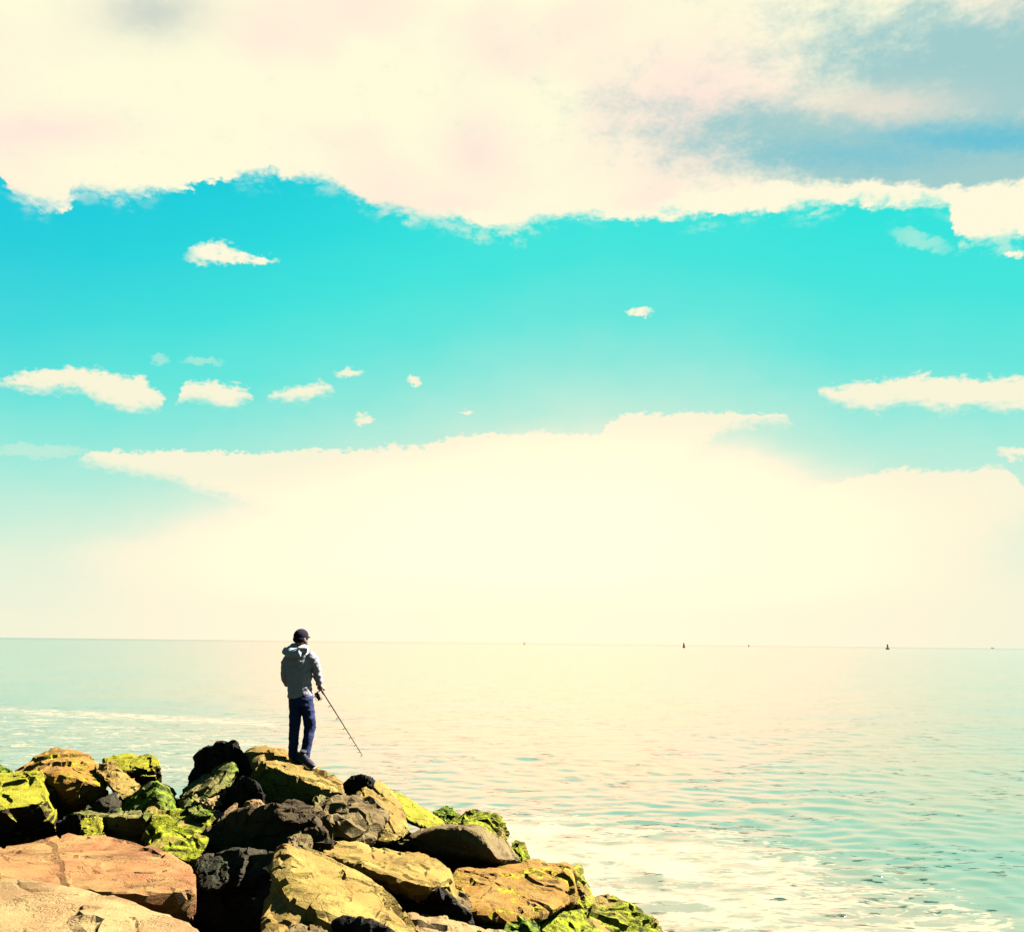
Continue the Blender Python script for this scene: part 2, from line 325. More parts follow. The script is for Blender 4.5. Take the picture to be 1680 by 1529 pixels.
# ------------------------------------------------------------------ rock materials
K_ROCK = 0.54
def rock_mat(name, c1, c2, moss=(0.03, 0.06, 0.004), amount=0.0, dark=(0.010, 0.008, 0.008), grain=0.0, rough=0.85, stain=0.5, side=None):
    c1, c2, moss, dark = [tuple(x * K_ROCK for x in c) for c in (c1, c2, moss, dark)]
    m = bpy.data.materials.new(name); m.use_nodes = True; n = NT(m.node_tree); m.node_tree.nodes.clear()
    geo = n.n('ShaderNodeNewGeometry'); pos = geo.outputs['Position']
    rnd = n.m('MULTIPLY', n.n('ShaderNodeObjectInfo').outputs['Random'], 40)
    mp = n.n('ShaderNodeMapping'); n.put(mp.inputs[0], pos); mp.inputs['Rotation'].default_value = (R(20), R(-28), R(30)); mp.inputs['Scale'].default_value = (0.45, 0.8, 2.6)
    st = mp.outputs[0]
    a = n.noise(pos, 2.2, 6, 0.6, w=rnd)[0]; b = n.noise(st, 3.0, 7, 0.7, 0.4, w=rnd)[0]; c = n.noise(pos, 26, 5, 0.7, w=rnd)[0]
    colr = n.mix(n.ss(a, 0.36, 0.64), c1, c2)
    colr = n.mix(n.ss(b, 0.52, 0.70, 0, 0.6 * stain + 0.3), colr, tuple(x * 0.36 for x in c1))
    colr = n.mix(n.ss(c, 0.58, 0.70, 0, 0.8 * min(1, stain)), colr, dark)
    big = n.noise(st, 1.6, 7, 0.72, 0.6, w=n.m('ADD', rnd, 3))[0]
    colr = n.mix(n.ss(big, 0.56, 0.64, 0, 0.62), colr, tuple(x * 0.40 for x in c1))
    colr = n.mix(n.ss(c, 0.40, 0.30, 0, 0.5), colr, tuple(min(1, x * 1.45) for x in c2))
    crk = n.n('ShaderNodeTexVoronoi', feature='DISTANCE_TO_EDGE'); crk.inputs['Scale'].default_value = 1.5
    n.put(crk.inputs['Vector'], n.vm('ADD', st, n.noise(pos, 3.5, 5, 0.65)['Color']))
    cm = n.m('MULTIPLY', n.ss(crk.outputs[0], 0.022, 0.0), n.ss(a, 0.45, 0.55))
    colr = n.mix(n.m('MULTIPLY', cm, 0.25), colr, dark)
    if amount > 0:
        mm = n.m('ADD', n.noise(pos, 3.1, 7, 0.72, w=n.m('ADD', rnd, 7))[0], n.m('MULTIPLY', n.m('SUBTRACT', c, 0.5), 0.25))
        mk = n.ss(mm, 0.70 - 0.45 * amount, 0.80 - 0.45 * amount)
        mcol = n.mix(n.ss(n.noise(pos, 9, 6, 0.75)[0], 0.36, 0.64), tuple(x * 0.12 for x in moss), tuple(x * 1.9 for x in moss))
        colr = n.mix(mk, colr, mcol)
    if side:      # lichen on the upward faces, a darker colour on the sides
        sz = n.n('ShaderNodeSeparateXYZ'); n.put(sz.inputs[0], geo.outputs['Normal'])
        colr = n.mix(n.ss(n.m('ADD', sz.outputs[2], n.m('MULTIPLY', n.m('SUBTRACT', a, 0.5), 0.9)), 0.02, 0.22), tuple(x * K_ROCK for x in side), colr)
    sw = n.n('ShaderNodeSeparateXYZ'); n.put(sw.inputs[0], pos)
    wet = n.ss(n.m('ADD', sw.outputs[2], n.m('MULTIPLY', a, 0.3)), 0.42, 0.28)       # washed by the sea
    colr = n.mix(n.m('MULTIPLY', wet, 0.75), colr, (0.005, 0.006, 0.003))
    h = n.m('ADD', n.m('MULTIPLY', b, 0.7), n.m('ADD', n.m('MULTIPLY', c, 0.22), n.m('MULTIPLY', n.ss(crk.outputs[0], 0, 0.05), 0.10)))
    h = n.m('ADD', h, n.m('MULTIPLY', n.noise(pos, 60, 4, 0.7)[0], 0.14))
    colr = n.mix(n.ss(n.noise(st, 9.0, 6, 0.75, 0.5, w=rnd)[0], 0.56, 0.66, 0, 0.55), colr, tuple(x * 0.30 for x in c1))
    bmp = n.n('ShaderNodeBump'); bmp.inputs['Strength'].default_value = 0.75; bmp.inputs['Distance'].default_value = 0.09; n.put(bmp.inputs['Height'], h)
    p = n.n('ShaderNodeBsdfPrincipled'); n.put(p.inputs['Base Color'], colr); p.inputs['Roughness'].default_value = rough; p.inputs['Specular IOR Level'].default_value = 0.03
    n.put(p.inputs['Normal'], bmp.outputs[0])
    out = n.n('ShaderNodeOutputMaterial'); n.put(out.inputs[0], p.outputs[0])
    return m
M = {
 'orange': rock_mat('orange rock', (0.085, 0.036, 0.014), (0.098, 0.058, 0.020), amount=0.0, stain=0.75),
 'amber':  rock_mat('amber rock', (0.090, 0.046, 0.008), (0.085, 0.050, 0.012), moss=(0.085, 0.072, 0.002), amount=0.42, stain=0.7),
 'pale':   rock_mat('pale sandy rock', (0.085, 0.052, 0.022), (0.110, 0.080, 0.034), stain=0.5),
 'tan':    rock_mat('tan rock', (0.078, 0.050, 0.012), (0.100, 0.074, 0.018), moss=(0.075, 0.068, 0.003), amount=0.25, stain=1.0),
 'mossy':  rock_mat('mossy tan rock', (0.072, 0.046, 0.012), (0.080, 0.058, 0.014), moss=(0.055, 0.062, 0.0015), amount=0.62, stain=0.9),
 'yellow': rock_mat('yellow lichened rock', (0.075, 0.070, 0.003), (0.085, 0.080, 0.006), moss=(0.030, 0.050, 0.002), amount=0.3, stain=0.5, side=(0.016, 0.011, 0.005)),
 'green':  rock_mat('green algae rock', (0.045, 0.043, 0.012), (0.062, 0.058, 0.016), moss=(0.034, 0.050, 0.003), amount=0.65, stain=0.8),
 'olive':  rock_mat('olive mottled rock', (0.048, 0.042, 0.012), (0.066, 0.058, 0.018), moss=(0.035, 0.045, 0.006), amount=0.45, stain=0.9),
 'brown':  rock_mat('brown jagged rock', (0.050, 0.034, 0.014), (0.064, 0.048, 0.020), amount=0.0, stain=1.0),
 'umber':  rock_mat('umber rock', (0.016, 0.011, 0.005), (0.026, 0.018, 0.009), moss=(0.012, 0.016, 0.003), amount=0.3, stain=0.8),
 'dark':   rock_mat('dark rock', (0.007, 0.006, 0.003), (0.015, 0.012, 0.006), moss=(0.012, 0.018, 0.006), amount=0.35, stain=0.6, rough=0.7),  # low base colour with a little moss
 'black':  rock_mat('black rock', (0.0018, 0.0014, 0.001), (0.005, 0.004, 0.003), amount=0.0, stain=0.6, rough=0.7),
}

# ------------------------------------------------------------------ rocks
ROCKS = []
def rock(label, mat, pts, back=0.9, rough=1.0, chips=8, vox=None, bed=1.0, shrink=0.78, extra=(), group='boulders of the jetty', seed=None):
    i = len(ROCKS); rs = random.Random(seed if seed is not None else 100 + i)
    cx = sum(p[0] for p in pts) / len(pts); cy = sum(p[1] for p in pts) / len(pts)
    V = [P(*p) for p in pts]
    Dm = max(p[2] for p in pts)
    for (x, y, D) in pts:      # the far side of the boulder, out of sight from the path
        V.append(P(cx + (x - cx) * shrink, cy + (y - cy) * shrink + 6, max(D, Dm - 0.4) + back * rs.uniform(0.7, 1.0)))
    for e in extra: V.append(P(*e))
    cen = sum(V, Vector()) / len(V)
    size = max((v - cen).length for v in V)
    def hull(vs):
        bm = bmesh.new()
        for v in vs: bm.verts.new(v)
        r = bmesh.ops.convex_hull(bm, input=bm.verts)
        junk = list({g for g in r['geom_interior'] + r['geom_unused'] if isinstance(g, bmesh.types.BMVert)})
        bmesh.ops.delete(bm, geom=junk, context='VERTS')
        return bm
    bm = hull(V)
    for _ in range(chips):      # knock corners off
        nrm = Vector((rs.gauss(0, 1), rs.gauss(0, 1), rs.gauss(0, 1))).normalized()
        sup = max(v.co.dot(nrm) for v in bm.verts); low = min(v.co.dot(nrm) for v in bm.verts)
        off = sup - (sup - low) * rs.uniform(0.015, 0.06)
        bmesh.ops.bisect_plane(bm, geom=bm.verts[:] + bm.edges[:] + bm.faces[:], plane_co=nrm * off, plane_no=nrm, clear_outer=True)
        vs = [v.co.copy() for v in bm.verts]; bm.free(); bm = hull(vs)
    bm.normal_update(); bm.verts.index_update()
    vs = [v.co.copy() for v in bm.verts]; fs = [[v.index for v in f.verts] for f in bm.faces]; bm.free()
    vox = vox or max(0.012, min(0.022, size / 60))
    me = remesh(vs, fs, vox, 0)
    n = len(me.vertices); co = np.empty(n * 3, np.float32); me.vertices.foreach_get('co', co); co = co.reshape(-1, 3)
    no = np.empty(n * 3, np.float32); me.vertex_normals.foreach_get('vector', no); no = no.reshape(-1, 3)
    sd = Vector((rs.uniform(-50, 50), rs.uniform(-50, 50), rs.uniform(-50, 50)))
    q = Matrix.Rotation(R(-28), 3, 'Y') @ Matrix.Rotation(R(20), 3, 'X')
    amp = rough * min(0.045, 0.058 * size)
    s1 = 1.5 / max(size, 0.3)
    out = np.empty((n, 3), np.float32)
    nz = noise
    cs = 2.4 / max(size, 0.35)
    dirs = [Vector((rs.gauss(0, 1), rs.gauss(0, 1), rs.gauss(0, 1))).normalized() for _ in range(31)]
    for k in range(n):
        v = Vector(co[k].tolist())
        wv = v + nz.noise_vector(v * 1.7 + sd) * (0.10 * size)
        d1, p1 = nz.voronoi(wv * cs + sd)                                # flat cleavage facets
        f1 = (wv * cs + sd - p1[0]).dot(dirs[int(abs(p1[0].x * 7.3 + p1[0].y * 3.1 + p1[0].z * 5.7)) % 31])
        d2, p2 = nz.voronoi(wv * cs * 3.1 + sd)
        f2 = (wv * cs * 3.1 + sd - p2[0]).dot(dirs[int(abs(p2[0].x * 7.3 + p2[0].y * 3.1 + p2[0].z * 5.7)) % 31])
        w = q @ v; t = w.z * 7.0 + 1.3 * nz.noise(Vector((w.x * 1.1, w.y * 1.1, w.z * 0.6)) + sd) + sd.x
        fl = math.floor(t); fr = t - fl                                   # bedding ledges
        hsh = (math.sin(fl * 12.9898 + sd.y) * 43758.5453) % 1.0; hs2 = (math.sin((fl + 1) * 12.9898 + sd.y) * 43758.5453) % 1.0
        kk = min(1, max(0, (fr - 0.72) / 0.28)); lg = hsh + (hs2 - hsh) * kk * kk
        f = nz.fractal(v * 11 + sd, 0.9, 2.1, 4)
        d3, p3 = nz.voronoi(wv * cs * 8.0 + sd)
        f3 = (wv * cs * 8.0 + sd - p3[0]).dot(dirs[int(abs(p3[0].x * 7.3 + p3[0].y * 3.1 + p3[0].z * 5.7)) % 31])
        cr = abs(nz.noise(Vector((w.x * 0.7, w.y * 0.7, w.z * 2.4)) * 1.6 + sd * 1.7)); msk = nz.noise(v * 1.3 - sd)
        crk = max(0.0, 1 - cr / 0.035) * (1.0 if msk > 0.0 else 0.0)
        d = amp * (1.3 * f1 + 0.55 * f2 + 0.10 * f3 + 0.8 * bed * (lg - 0.5) + 0.10 * f - 1.2 * crk)
        out[k] = (v.x + no[k][0] * d, v.y + no[k][1] * d, v.z + no[k][2] * d)
    base = Vector((float(co[:, 0].mean()), float(co[:, 1].mean()), float(co[:, 2].min())))
    out -= np.array(base[:], np.float32)
    me.vertices.foreach_set('co', out.ravel()); me.update()
    # break the surface into hard-edged chips
    to = bpy.data.objects.new('tmp', me); col.objects.link(to)
    md = to.modifiers.new('d', 'DECIMATE'); md.ratio = min(1.0, 4200 * min(1.6, max(0.35, size)) / (2 * len(me.polygons)))
    m2 = bpy.data.meshes.new_from_object(to.evaluated_get(bpy.context.evaluated_depsgraph_get()))
    bpy.data.objects.remove(to); bpy.data.meshes.remove(me); me = m2
    me.name = 'boulder'; me.materials.clear(); me.materials.append(M[mat])
    me.polygons.foreach_set('use_smooth', [True] * len(me.polygons)); me.set_sharp_from_angle(angle=R(17))
    o = bpy.data.objects.new('boulder', me); col.objects.link(o); o.location = base
    tag(o, label, 'rock', group); ROCKS.append(o)
    return o

# --- left cluster
rock('orange peaked boulder at the top of the left heap, its front face black', 'amber',
     [(18, 1270, 12.3), (48, 1247, 12.5), (68, 1243, 12.7), (85, 1226, 12.9), (118, 1226, 12.9), (150, 1236, 12.7), (168, 1272, 12.0), (181, 1300, 11.7), (130, 1290, 11.4), (95, 1276, 11.4), (70, 1276, 11.5), (75, 1330, 11.9), (110, 1348, 12.0), (150, 1312, 11.7), (180, 1316, 11.9)])
rock('bright yellow-green block at the left edge with a dark lower face', 'yellow',
     [(-60, 1275, 11.9), (0, 1272, 11.8), (30, 1262, 11.9), (66, 1265, 11.7), (83, 1320, 10.9), (5, 1333, 10.6), (-60, 1335, 10.6), (-60, 1400, 11.6), (0, 1398, 11.6), (60, 1388, 11.6), (97, 1378, 11.7), (95, 1330, 11.5)])
rock('small dark green rock at the left edge behind the yellow-green block', 'green', [(-30, 1256, 13), (0, 1256, 13), (18, 1262, 12.9), (20, 1275, 12.7), (-30, 1280, 12.7)], back=0.5)
rock('yellow-topped boulder with a black front at the right end of the left heap', 'yellow',
     [(165, 1242, 13.3), (205, 1237, 13.5), (247, 1238, 13.1), (259, 1246, 12.7), (273, 1288, 12.9), (232, 1292, 13.2), (200, 1264, 12.4), (180, 1262, 12.6), (190, 1300, 13.4), (252, 1300, 13.2)], rough=0.8)
rock('narrow leaning slab with a black back, propped right of the orange peaked boulder', 'tan',
     [(158, 1254, 12.2), (183, 1250, 12.1), (205, 1268, 12.0), (230, 1292, 12.0), (222, 1312, 11.9), (205, 1316, 11.6), (182, 1292, 11.6), (160, 1266, 11.9)], back=0.35)
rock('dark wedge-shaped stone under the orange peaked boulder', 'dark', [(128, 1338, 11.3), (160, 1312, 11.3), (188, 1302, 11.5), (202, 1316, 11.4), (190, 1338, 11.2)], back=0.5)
rock('green rounded rock with a pale right facet, in the dip of the left heap', 'green',
     [(188, 1330, 11.6), (222, 1300, 11.7), (250, 1283, 11.7), (262, 1282, 11.6), (285, 1293, 11.9), (297, 1328, 11.9), (268, 1340, 11.0), (195, 1342, 11.3), (262, 1302, 11.2)], back=0.6)
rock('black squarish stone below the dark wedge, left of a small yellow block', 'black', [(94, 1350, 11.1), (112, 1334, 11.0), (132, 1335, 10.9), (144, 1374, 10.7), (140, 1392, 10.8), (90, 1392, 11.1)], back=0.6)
rock('small yellow block between two dark stones above the long orange boulder', 'yellow', [(130, 1343, 10.9), (168, 1345, 10.8), (170, 1385, 10.3), (140, 1388, 10.3), (134, 1360, 10.6)], back=0.5, chips=2)
rock('long flat-topped olive block with a dark mottled face, above the orange boulder', 'olive',
     [(115, 1333, 11.3), (180, 1330, 11.5), (262, 1331, 11.3), (266, 1350, 10.9), (240, 1395, 10.9), (200, 1392, 10.9), (168, 1380, 10.9), (170, 1342, 10.7), (190, 1338, 10.6), (240, 1342, 10.5)], back=0.6)
rock('mottled green and cream boulder sloping towards the orange boulder', 'mossy',
     [(240, 1334, 11.0), (300, 1328, 11.2), (345, 1334, 11.0), (352, 1345, 10.8), (342, 1370, 10.3), (320, 1415, 9.5), (272, 1405, 9.4), (236, 1390, 9.7), (262, 1350, 10.2)], rough=1.5)
rock('long rounded orange boulder lying across the lower left', 'orange',
     [(-100, 1405, 9.3), (0, 1390, 9.5), (60, 1378, 9.8), (120, 1373, 9.9), (205, 1380, 9.7), (262, 1395, 9.3), (315, 1420, 8.8), (321, 1436, 8.4), (319, 1462, 8.0), (290, 1474, 7.8), (190, 1464, 7.8), (100, 1452, 7.9), (0, 1438, 8.0), (-100, 1438, 8.0), (190, 1490, 8.1), (318, 1512, 8.3), (290, 1510, 8.2), (-100, 1530, 8.3)], chips=3, rough=0.75)
rock('pale sandy slab in the bottom left corner, nearest of all', 'pale',
     [(-120, 1460, 7.0), (0, 1443, 7.2), (30, 1442, 7.2), (150, 1461, 7.0), (212, 1476, 6.8), (272, 1499, 6.5), (326, 1522, 6.2), (352, 1550, 5.9), (340, 1620, 5.4), (200, 1650, 5.1), (-120, 1650, 5.1), (352, 1700, 6.0), (-120, 1800, 5.6)], chips=3, rough=0.42)
# --- centre
rock('black rounded rock at the far left of the centre heap', 'black',
     [(300, 1302, 12.6), (306, 1285, 12.6), (315, 1255, 12.6), (320, 1238, 12.6), (335, 1226, 12.5), (358, 1218, 12.4), (386, 1219, 12.3), (405, 1235, 12.1), (420, 1262, 12.0), (400, 1300, 12.1), (350, 1300, 12.3)], rough=1.2)
rock('olive green tilted slab leaning on the black rounded rock', 'olive',
     [(291, 1312, 11.9), (300, 1298, 12.0), (335, 1270, 12.1), (378, 1251, 12.0), (388, 1251, 11.9), (387, 1276, 11.8), (370, 1290, 11.5), (335, 1312, 11.2), (300, 1330, 11.2)], back=0.4, rough=0.7)
rock('layered tan boulder the angler stands on', 'tan',
     [(398, 1234, 12.4), (430, 1227, 12.8), (470, 1228, 12.9), (520, 1256, 12.8), (562, 1282, 12.5), (400, 1247, 12.2), (450, 1256, 11.9), (490, 1275, 11.6), (545, 1303, 11.4), (400, 1328, 12.1), (512, 1326, 11.8), (556, 1322, 11.7)], rough=1.4, chips=1)
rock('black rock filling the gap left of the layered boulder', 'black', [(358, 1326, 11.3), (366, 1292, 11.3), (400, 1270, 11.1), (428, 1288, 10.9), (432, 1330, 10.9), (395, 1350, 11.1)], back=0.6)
rock('small pale stone wedged above the mottled green boulder', 'pale', [(318, 1314, 11.2), (340, 1300, 11.5), (366, 1296, 11.6), (364, 1320, 11.1), (345, 1326, 10.9)], back=0.4)
rock('mossy little stone below the small pale stone', 'green', [(305, 1326, 10.8), (325, 1320, 10.9), (345, 1328, 10.8), (350, 1338, 10.5), (320, 1340, 10.5)], back=0.3)
rock('pale pointed stone tip beside the central dark boulder', 'pale', [(366, 1335, 10.6), (388, 1315, 10.8), (391, 1318, 10.7), (388, 1342, 10.4), (370, 1345, 10.4)], back=0.3, chips=2)
rock('pale stone cap between the layered boulder and the central dark boulder', 'pale', [(398, 1333, 10.5), (409, 1312, 10.9), (425, 1314, 10.9), (446, 1326, 10.7), (430, 1336, 10.3)], back=0.35, chips=2)
rock('black spiky rock right of the layered boulder', 'black', [(540, 1302, 12.4), (560, 1288, 12.4), (575, 1275, 12.3), (592, 1270, 12.2), (616, 1279, 12.1), (604, 1305, 12.0), (560, 1318, 12.3)], back=0.5)
rock('tall rounded grey-gold boulder right of the angler', 'tan',
     [(583, 1304, 11.9), (598, 1283, 12.1), (622, 1280, 12.3), (645, 1298, 12.2), (660, 1325, 12.0), (673, 1364, 11.7), (652, 1382, 11.3), (620, 1388, 11.2), (632, 1330, 11.6), (592, 1322, 11.5)], rough=0.8)
rock('brown jagged boulder in the middle of the heap', 'brown',
     [(498, 1326, 10.9), (530, 1312, 11.1), (550, 1304, 11.2), (582, 1310, 11.1), (634, 1331, 11.0), (628, 1352, 10.6), (614, 1382, 10.4), (588, 1388, 10.3), (546, 1380, 10.2), (512, 1352, 10.4), (560, 1340, 10.3)], rough=1.7)
rock('bright yellow sloping slab behind the rounded grey-gold boulder', 'yellow', [(645, 1296, 13.6), (660, 1306, 13.5), (700, 1327, 13.4), (735, 1350, 13.0), (705, 1362, 12.6), (668, 1345, 12.4), (650, 1330, 12.6)], rough=0.5)
rock('little dark green rock at the end of the bright yellow slab', 'green', [(712, 1333, 14.2), (722, 1324, 14.3), (733, 1321, 14.3), (750, 1335, 14.1), (745, 1350, 13.9), (718, 1348, 13.9)], back=0.5)
rock('mossy rock with a brown right side behind the big black-faced boulder', 'mossy',
     [(733, 1354, 13.3), (752, 1336, 13.5), (776, 1329, 13.6), (800, 1340, 13.4), (812, 1339, 13.5), (830, 1352, 13.5), (834, 1378, 13.3), (800, 1376, 12.8), (760, 1362, 12.8)], rough=1.2)
rock('big black-faced boulder with a lit tan right facet', 'brown',
     [(640, 1386, 12.3), (690, 1360, 12.2), (738, 1352, 12.2), (784, 1356, 11.9), (834, 1377, 12.2), (854, 1410, 11.9), (818, 1409, 11.0), (781, 1362, 11.2), (720, 1359, 11.7), (850, 1434, 12.3), (735, 1450, 13.0), (690, 1425, 13.0)], rough=0.7)
rock('small mossy stone at the water beside the big black-faced boulder', 'mossy', [(838, 1382, 12.9), (848, 1379, 13), (858, 1381, 12.9), (872, 1405, 12.7), (862, 1418, 12.5), (845, 1412, 12.5)], back=0.4)
rock('green stone wedged above the broad tan boulder by the water', 'green', [(848, 1420, 12.2), (868, 1408, 12.4), (886, 1416, 12.3), (880, 1430, 12.0), (850, 1436, 11.9)], back=0.5)
rock('broad tan boulder with a yellow left end, by the foaming water', 'amber',
     [(737, 1442, 10.7), (752, 1428, 11.0), (800, 1427, 11.2), (850, 1430, 11.4), (885, 1417, 11.7), (928, 1410, 11.6), (943, 1421, 11.3), (945, 1478, 10.6), (922, 1484, 10.2), (890, 1503, 9.8), (830, 1520, 9.6), (785, 1515, 9.6), (765, 1490, 9.8), (740, 1464, 10.2)], rough=1.1, chips=2)
rock('green-streaked rock against the right side of the broad tan boulder', 'mossy', [(938, 1424, 12.0), (950, 1424, 12.1), (964, 1445, 11.9), (977, 1475, 11.6), (978, 1498, 11.3), (945, 1500, 11.0), (946, 1450, 11.4)], back=0.7)
rock('mossy tan rock at the bottom edge near the water', 'mossy', [(878, 1540, 9.8), (888, 1510, 10.1), (905, 1498, 10.4), (965, 1489, 10.8), (1012, 1496, 10.8), (1040, 1520, 10.6), (1045, 1560, 10.2), (950, 1600, 9.6), (880, 1600, 9.5)], rough=1.3)
rock('yellow and green weedy rock at the right tip of the jetty', 'mossy', [(968, 1495, 11.6), (978, 1472, 11.8), (1000, 1467, 11.9), (1035, 1480, 11.8), (1068, 1496, 11.7), (1084, 1515, 11.5), (1094, 1550, 11.1), (1050, 1600, 10.6), (975, 1560, 10.9)], rough=1.7)
rock('weedy green rock under the broad tan boulder at the bottom edge', 'green', [(772, 1512, 9.7), (800, 1500, 9.9), (850, 1508, 9.8), (885, 1525, 9.6), (880, 1570, 9.3), (780, 1570, 9.3)], rough=1.4)
rock('long tan slab with a deep black underside in the centre', 'tan',
     [(498, 1394, 9.8), (525, 1380, 10.0), (565, 1379, 10.1), (640, 1389, 10.1), (700, 1402, 10.1), (735, 1428, 9.7), (738, 1452, 9.3), (702, 1454, 8.9), (640, 1438, 8.8), (590, 1420, 9.0), (540, 1404, 9.2), (520, 1430, 9.8), (600, 1460, 9.6), (700, 1500, 9.4), (765, 1492, 9.8)], chips=2)
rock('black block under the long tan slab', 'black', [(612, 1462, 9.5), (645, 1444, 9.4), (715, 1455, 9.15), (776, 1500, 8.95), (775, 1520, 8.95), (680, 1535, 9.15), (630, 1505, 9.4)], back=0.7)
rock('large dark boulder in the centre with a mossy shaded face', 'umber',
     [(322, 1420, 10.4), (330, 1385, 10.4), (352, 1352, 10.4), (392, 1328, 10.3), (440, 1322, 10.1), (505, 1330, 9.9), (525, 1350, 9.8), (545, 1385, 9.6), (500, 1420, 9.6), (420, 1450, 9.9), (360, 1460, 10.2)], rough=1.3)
rock('dark sloping slab leading down to the bottom edge', 'dark',
     [(318, 1420, 9.5), (340, 1404, 9.5), (374, 1403, 9.3), (420, 1412, 9.1), (466, 1394, 8.9), (460, 1440, 8.7), (445, 1560, 8.3), (335, 1580, 8.8), (322, 1500, 9.1)], rough=1.1)
rock('lit tan boulder with a pointed top at the bottom centre', 'tan',
     [(455, 1396, 8.2), (468, 1391, 8.3), (500, 1414, 8.4), (530, 1438, 8.3), (606, 1434, 8.4), (614, 1460, 8.1), (650, 1490, 7.7), (695, 1535, 7.2), (640, 1600, 6.3), (440, 1590, 6.4), (434, 1530, 6.9), (440, 1465, 7.5), (470, 1430, 7.7)], rough=1.2, chips=2)
rock('pale flat slab at the bottom edge right of the pointed boulder', 'pale', [(665, 1500, 9.0), (700, 1497, 9.1), (770, 1513, 9.0), (835, 1532, 8.8), (830, 1580, 8.1), (720, 1570, 7.8), (680, 1525, 8.3)], back=0.6)
rock('dark angular stone lying in front of the pointed boulder', 'black', [(545, 1512, 6.9), (565, 1501, 6.9), (595, 1501, 6.8), (640, 1522, 6.6), (660, 1545, 6.5), (600, 1570, 6.7), (550, 1560, 6.9)], back=0.3)
rock('dark stone just cut by the bottom edge under the pointed boulder', 'brown', [(468, 1530, 6.3), (488, 1517, 6.4), (525, 1519, 6.4), (545, 1540, 6.2), (500, 1570, 6.0)], back=0.3)

rock('broken dark stone lying on top of the large dark centre boulder', 'umber', [(448, 1326, 10.0), (470, 1312, 10.2), (505, 1318, 10.1), (520, 1335, 9.8), (500, 1352, 9.6), (462, 1348, 9.6)], back=0.4)
rock('rounded dark stone with a pale rim at the right end of the long orange boulder', 'dark', [(328, 1428, 8.7), (340, 1410, 8.8), (360, 1404, 8.8), (375, 1412, 8.7), (376, 1440, 8.5), (350, 1462, 8.4), (330, 1455, 8.5)], back=0.4)
rock('small sunlit tan stone caught under the left tip of the long tan slab', 'tan', [(512, 1428, 8.8), (528, 1419, 8.9), (546, 1426, 8.8), (548, 1440, 8.6), (522, 1444, 8.5)], back=0.3)
rock('broken tan stone between the black spiky rock and the brown jagged boulder', 'tan', [(548, 1318, 11.4), (560, 1304, 11.6), (584, 1307, 11.5), (590, 1326, 11.2), (566, 1334, 11.0)], back=0.4)
rock('squat brown stone at the left foot of the long tan slab', 'brown', [(468, 1372, 9.6), (490, 1362, 9.7), (512, 1370, 9.6), (512, 1392, 9.3), (478, 1398, 9.2)], back=0.3)
rock('small brown stone between the broad tan boulder and the black block', 'brown', [(738, 1466, 9.7), (756, 1462, 9.8), (774, 1482, 9.6), (770, 1500, 9.4), (748, 1492, 9.3)], back=0.3)
rock('small olive stone at the right foot of the layered boulder', 'olive', [(512, 1312, 11.1), (526, 1302, 11.3), (546, 1308, 11.2), (548, 1324, 10.9), (522, 1328, 10.8)], back=0.35)

# ------------------------------------------------------------------ rubble bed under the boulders
def bed():
    ctrl = [(-100, 1300, 13.2), (100, 1300, 13.2), (250, 1310, 13.2), (350, 1320, 12.8), (470, 1310, 12.9), (600, 1340, 13.0), (740, 1390, 13.2), (850, 1440, 12.4), (950, 1520, 11.6), (1040, 1560, 11.0),
            (-100, 1400, 11.2), (200, 1400, 11), (330, 1420, 10.2), (480, 1400, 10.4), (600, 1430, 10.4), (760, 1500, 10.3), (-100, 1540, 8.6), (200, 1520, 8.6), (400, 1540, 8.2), (600, 1520, 8.8), (800, 1600, 9.2), (-100, 1800, 6), (300, 1900, 5.6), (600, 1800, 6.2)]
    pts = [P(*c) for c in ctrl]
    nx, ny = 90, 80; V = []; x0, x1, y0, y1 = -9, 3.2, 3.5, 15.0
    for j in range(ny):
        for i in range(nx):
            x = x0 + (x1 - x0) * i / (nx - 1); y = y0 + (y1 - y0) * j / (ny - 1)
            sw = sz = 0; dm = 9e9
            for p in pts:
                d2 = (p.x - x) ** 2 + (p.y - y) ** 2; dm = min(dm, d2); w = 1 / (d2 + 0.05) ** 1.5; sw += w; sz += w * p.z
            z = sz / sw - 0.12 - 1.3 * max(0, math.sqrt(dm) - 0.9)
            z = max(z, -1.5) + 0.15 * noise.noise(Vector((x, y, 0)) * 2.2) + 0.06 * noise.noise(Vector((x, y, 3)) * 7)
            V.append((x, y, z))
    Fc = [(j * nx + i, j * nx + i + 1, (j + 1) * nx + i + 1, (j + 1) * nx + i) for j in range(ny - 1) for i in range(nx - 1)]
    o = mesh_obj('ground', V, Fc, M['black']); tag(o, kind='structure')  # jetty core; its black also stands in for shade in the gaps
bed()

# ------------------------------------------------------------------ simple materials
K_MAT = 0.72
def mat(name, c, rough=0.8, noise_amt=0.25, scale=30, bump=0.0, metal=0.0, spec=0.3):
    c = tuple(x * K_MAT for x in c)
    m = bpy.data.materials.new(name); m.use_nodes = True; n = NT(m.node_tree); p = m.node_tree.nodes['Principled BSDF']
    geo = n.n('ShaderNodeTexCoord').outputs['Object']
    f = n.noise(geo, scale, 4, 0.6)[0]
    n.put(p.inputs['Base Color'], n.mix(f, tuple(x * (1 - noise_amt) for x in c), tuple(x * (1 + noise_amt) for x in c)))
    p.inputs['Roughness'].default_value = rough; p.inputs['Metallic'].default_value = metal; p.inputs['Specular IOR Level'].default_value = spec
    if bump:
        b = n.n('ShaderNodeBump'); b.inputs['Distance'].default_value = bump; b.inputs['Strength'].default_value = 0.8
        n.put(b.inputs['Height'], n.noise(geo, scale * 0.4, 5, 0.6)[0]); n.put(p.inputs['Normal'], b.outputs[0])
    return m
